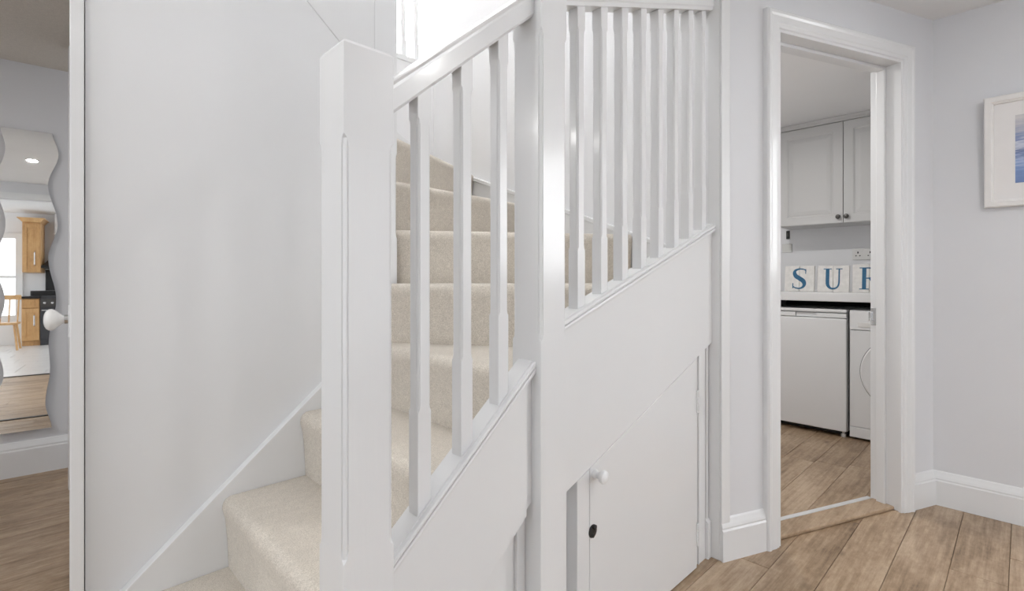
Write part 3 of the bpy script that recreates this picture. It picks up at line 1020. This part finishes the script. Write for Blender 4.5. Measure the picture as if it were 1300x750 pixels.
GL = {
    'S': [('c', [(0.30, 0.36, .012), (0.27, 0.40, .02), (0.20, 0.455, .028), (0.02, 0.475, .035), (-0.16, 0.42, .05), (-0.215, 0.29, .075), (-0.15, 0.13, .095), (0.0, 0.02, .10), (0.16, -0.10, .10), (0.225, -0.25, .08),
                 (0.17, -0.40, .052), (0.02, -0.475, .034), (-0.16, -0.45, .026), (-0.26, -0.39, .02), (-0.30, -0.33, .012)]),
          ('r', 0.255, 0.295, 0.24, 0.47), ('r', -0.30, -0.26, -0.47, -0.22)],
    'U': [('c', [(-0.23, 0.46, .075), (-0.23, 0.2, .075), (-0.23, -0.12, .075), (-0.21, -0.30, .07), (-0.12, -0.43, .05), (0.02, -0.465, .038), (0.16, -0.41, .034), (0.235, -0.26, .032), (0.25, -0.05, .03), (0.25, 0.2, .03), (0.25, 0.46, .03)]),
          ('r', -0.40, -0.06, 0.455, 0.495), ('r', 0.12, 0.38, 0.455, 0.495)],
    'R': [('r', -0.27, -0.12, -0.48, 0.48), ('r', -0.37, -0.02, 0.45, 0.49), ('r', -0.37, -0.02, -0.49, -0.45),
          ('c', [(-0.14, 0.465, .026), (0.02, 0.46, .03), (0.14, 0.40, .055), (0.19, 0.25, .075), (0.14, 0.09, .055), (0.02, 0.02, .03), (-0.14, 0.01, .024)]),
          ('c', [(0.0, 0.02, .04), (0.11, -0.12, .06), (0.22, -0.33, .07), (0.32, -0.47, .03)])],
}


def letter_block(ch, yc, w_, h_, z0, label, tilt, yaw):
    o = empty('letter_block', (4.05, yc, z0), label, 'letter block', 'letter blocks on the worktop')
    c_, s_ = math.cos(tilt), math.sin(tilt)

    def xf(u, n, v):   # u to the right in view, n out of the face, v up
        px = 4.05 + v * s_ - n * c_
        pz = z0 + v * c_ + n * s_ * 0.0
        return (px + u * yaw, yc - u, pz)
    th = 0.018
    for (a_, b_) in ((-w_ / 2, -0.0008), (0.0008, w_ / 2)):
        MB(xf).box(a_, b_, -th, 0, 0.0, h_).build('board', TILEW, o, bevel=0.0015)
    sc = h_ * 0.80
    lt = MB(xf)
    for i_, e in enumerate(GL[ch]):
        n1 = 0.0016 - 0.0001 * i_
        if e[0] == 'r':
            lt.box(e[1] * sc, e[2] * sc, -0.0005, n1, h_ / 2 + e[3] * sc, h_ / 2 + e[4] * sc)
        else:
            P = catmull(e[1], 6)
            Lf, Rt = stroke([(p[0], p[1]) for p in P], [p[2] for p in P])
            rs_ = [[(l_[0] * sc, -0.0005, h_ / 2 + l_[1] * sc), (r_[0] * sc, -0.0005, h_ / 2 + r_[1] * sc), (r_[0] * sc, n1, h_ / 2 + r_[1] * sc), (l_[0] * sc, n1, h_ / 2 + l_[1] * sc)] for l_, r_ in zip(Lf, Rt)]
            lt.rings(rs_)
    lt.build('letter', BLUE, o)
    return o


letter_block('S', 1.148, 0.193, 0.186, 0.9535, 'whitewashed wooden block with a blue letter S', R(5), 0.0)
letter_block('U', 0.935, 0.193, 0.184, 0.9535, 'whitewashed wooden block with a blue letter U', R(5), -0.03)
letter_block('R', 0.724, 0.193, 0.190, 0.9535, 'whitewashed wooden block with a blue letter R, partly behind the door jamb', R(5), 0.0)

so = empty('wall_socket', (4.419, 0.82, 1.227), 'white double wall socket above the worktop', 'socket')
MB().box(4.410, 4.4195, 0.745, 0.893, 1.185, 1.268).build('face_plate', PLAST, so, bevel=0.003)
for cy in (0.857, 0.782):
    MB().box(4.4085, 4.4105, cy - 0.004, cy + 0.004, 1.232, 1.246).box(4.4085, 4.4105, cy - 0.016, cy - 0.008, 1.212, 1.219).box(4.4085, 4.4105, cy + 0.008, cy + 0.016, 1.212, 1.219).build('pin_holes', BLACK, so)
    MB().box(4.406, 4.4105, cy - 0.03, cy - 0.018, 1.244, 1.26).build('switch', PLAST, so, bevel=0.001)
bp_ = MB().box(4.411, 4.4195, 1.302, 1.375, 1.258, 1.326).build('blank_plate', CREAM, bevel=0.003)
tag(bp_, 'faint cream blanking plate on the utility wall left of the socket', 'plate')
bh = empty('wall_hook', (4.419, 1.331, 1.40), 'small black catch fixed to the wall under the cabinet', 'hook')
MB().box(4.408, 4.4195, 1.318, 1.344, 1.365, 1.432).build('base', BLACK, bh, bevel=0.004)
MB().box(4.398, 4.409, 1.325, 1.337, 1.385, 1.412).build('lever', PEWTER, bh, bevel=0.003)

# ------------------------------------------------------------------ ceiling downlights: one shows in the mirror, the rest are added for light
def downlight(x_, y_, z_, label, power, spread=0.12):
    o = empty('downlight', (x_, y_, z_), label, 'ceiling light', 'ceiling downlights')
    MB().lathe([(0, 0.05), (0.004, 0.05), (0.006, 0.044), (0.003, 0.036), (0, 0.036)], (x_, y_, z_), (0, 0, -1), 24).build('bezel', CHROME, o, smooth=True)
    MB().lathe([(0.0, 0.034), (0.002, 0.034)], (x_, y_, z_), (0, 0, -1), 20).build('lens', LENS, o)
    lamp('downlight_beam', (x_, y_, z_ - 0.012), (0, 0, 0), spread, power)
    return o


downlight(-0.302, 0.857 - 0.09, CH, 'ceiling downlight seen in the wavy mirror', 4.0, 0.08)
downlight(1.6, -0.7, CH, 'added unseen ceiling light over the hall floor', 6)  # out of view, added as extra top light in the hall
downlight(2.85, 1.25, 2.192, 'added unseen ceiling light brightening the utility room', 9)  # invented fixture out of view, lifts the dark utility room
downlight(1.15, 2.05, 4.6, 'added unseen light brightening the stairwell from above', 24, 1.1)  # unseen lamp added to brighten the stairwell walls and winders
downlight(-1.15, 2.55, 2.21, 'added unseen light brightening the room beyond the open door', 8)  # unseen lamp added to lift the far wall and floor

# ------------------------------------------------------------------ kitchen reflected in the mirror
kw = empty('kitchen_wall_cabinet', (-0.98, -5.55, 1.34), 'pine wall cabinet with cornice reflected in the wavy mirror', 'cabinet')
MB().box(-1.105, -0.862, -5.719, -5.145, 1.337, 2.25).build('body', PINE, kw, bevel=0.003)
MB().prism([(-1.105, 2.25), (-0.862, 2.25), (-0.82, 2.31), (-0.80, 2.315), (-0.80, 2.33), (-1.17, 2.33), (-1.17, 2.315), (-1.15, 2.31)], -5.719, -5.09, 'y').build('cornice', PINE, kw)
d_ = MB().box(-1.098, -1.04, -5.145, -5.122, 1.345, 2.22).box(-0.927, -0.869, -5.145, -5.122, 1.345, 2.22).box(-1.04, -0.927, -5.145, -5.122, 1.345, 1.42).box(-1.04, -0.927, -5.145, -5.122, 2.14, 2.22).box(-1.04, -0.927, -5.145, -5.136, 1.42, 2.14)
kd = d_.build('door', PINE, kw, bevel=0.002)
MB().tube([(-0.935, -5.122, 1.46), (-0.935, -5.095, 1.48), (-0.935, -5.095, 1.70), (-0.935, -5.122, 1.72)], 0.010).build('handle', CHROME, kd, smooth=True)
kb = empty('kitchen_base_cabinet', (-0.99, -5.4, 0), 'pine base cabinet with drawer reflected in the mirror', 'cabinet')
MB().box(-1.112, -0.872, -5.719, -5.145, 0.09, 0.858).build('body', PINE, kb, bevel=0.003)
MB().box(-1.112, -0.872, -5.68, -5.19, 0.0, 0.09).build('plinth', PINE, kb)
dw_ = MB().box(-1.107, -0.877, -5.145, -5.122, 0.69, 0.85).build('drawer', PINE, kb, bevel=0.004)
MB().lathe([(0, 0.012), (0.01, 0.009), (0.022, 0.018), (0.03, 0.012)], (-0.99, -5.122, 0.77), (0, 1, 0), 12).build('knob', PINE, dw_, smooth=True)
d_ = MB().box(-1.107, -1.05, -5.145, -5.122, 0.10, 0.675).box(-0.934, -0.877, -5.145, -5.122, 0.10, 0.675).box(-1.05, -0.934, -5.145, -5.122, 0.10, 0.18).box(-1.05, -0.934, -5.145, -5.122, 0.6, 0.675).box(-1.05, -0.934, -5.145, -5.136, 0.18, 0.6)
kd = d_.build('door', PINE, kb, bevel=0.002)
MB().tube([(-0.94, -5.122, 0.36), (-0.94, -5.095, 0.37), (-0.94, -5.095, 0.55), (-0.94, -5.122, 0.56)], 0.010).build('handle', CHROME, kd, smooth=True)
kt = MB().box(-1.14, -0.868, -5.719, -5.09, 0.86, 0.90).build('kitchen_worktop', BLACK, bevel=0.004)
tag(kt, 'black kitchen worktop on the reflected pine base cabinet', 'worktop')
ks = MB().box(-1.06, -0.45, -5.7195, -5.70, 0.9015, 1.0).build('splashback', BLACK, bevel=0.002)
tag(ks, 'low black splashback strip behind the reflected kitchen worktop', 'splashback')
ov = empty('cooker', (-0.57, -5.4, 0), 'dark freestanding cooker with pale handle reflected beside pine cabinet', 'cooker')
MB().box(-0.866, -0.30, -5.695, -5.15, 0.0, 0.905).build('body', DARKG, ov, bevel=0.004)
MB().box(-0.864, -0.302, -5.149, -5.13, 0.12, 0.66).build('oven_door', DARKG, ov, bevel=0.004)
MB().box(-0.864, -0.302, -5.149, -5.125, 0.70, 0.85).build('control_panel', PEWTER, ov, bevel=0.004)
MB().tube([(-0.84, -5.13, 0.64), (-0.84, -5.09, 0.64), (-0.33, -5.09, 0.64), (-0.33, -5.13, 0.64)], 0.012).build('handle', CHROME, ov, smooth=True)
for i in range(5):
    MB().lathe([(0, 0.022), (0.025, 0.02), (0.03, 0.012)], (-0.80 + 0.105 * i, -5.125, 0.775), (0, 1, 0), 14).build('control_knob', CHROME, ov, smooth=True)
hd = empty('cooker_hood', (-0.55, -5.5, 1.42), 'black sloping cooker hood reflected beside the pine wall cabinet', 'cooker hood')
MB().rings([[(-0.86, -5.7195, 1.42), (-0.30, -5.7195, 1.42), (-0.30, -5.2, 1.42), (-0.86, -5.2, 1.42)], [(-0.86, -5.7195, 1.46), (-0.30, -5.7195, 1.46), (-0.30, -5.2, 1.46), (-0.86, -5.2, 1.46)],
            [(-0.72, -5.7195, 1.66), (-0.44, -5.7195, 1.66), (-0.44, -5.5, 1.66), (-0.72, -5.5, 1.66)]]).build('canopy', BLACK, hd)
MB().box(-0.70, -0.46, -5.7195, -5.5, 1.66, 2.469).build('chimney', WALLW, hd)
bpn = MB().box(-0.85, -0.31, -5.7195, -5.705, 1.005, 1.40).build('cooker_back_panel', BLACK)
tag(bpn, 'black panel on the kitchen wall between cooker and hood', 'panel')
# glazed kitchen door and chair
d3 = struct(empty('door_3', (-1.5, -5.70, 0)))
w = MB().box(-1.78, -1.68, -5.72, -5.66, 0, 2.08).box(-1.26, -1.16, -5.72, -5.66, 0, 2.08).box(-1.68, -1.26, -5.72, -5.66, 1.98, 2.08).box(-1.68, -1.26, -5.72, -5.66, 0, 0.55).box(-1.68, -1.26, -5.71, -5.68, 1.24, 1.29)
w.build('leaf', SATIN, d3, bevel=0.003)
m, t, b = nt('daylit_pane')
b.inputs['Emission Color'].default_value = (0.93, 0.97, 1, 1)
b.inputs['Emission Strength'].default_value = 1.6
MB().box(-1.68, -1.26, -5.70, -5.69, 0.55, 1.98).build('pane', m, d3)
ch = empty('kitchen_chair', (-1.25, -4.6, 0), 'wooden kitchen chair with slatted back reflected in the mirror', 'chair')
for sx, sy in ((-0.17, -0.17), (0.17, -0.17), (-0.18, 0.17), (0.18, 0.17)):
    MB().tube([(-1.27 + sx * 1.15, -4.55 + sy * 1.15, 0.0), (-1.27 + sx * 0.9, -4.55 + sy * 0.9, 0.43)], 0.016).build('leg', PINE, ch, smooth=True)
MB().box(-1.47, -1.07, -4.75, -4.35, 0.43, 0.465).build('seat', PINE, ch, bevel=0.01)
for i in range(4):
    MB().tube([(-1.43 + 0.107 * i, -4.72, 0.465), (-1.44 + 0.113 * i, -4.80, 0.86)], 0.011).build('back_spindle', PINE, ch, smooth=True)
MB().box(-1.47, -1.07, -4.825, -4.79, 0.85, 0.93).build('top_rail', PINE, ch, bevel=0.008)
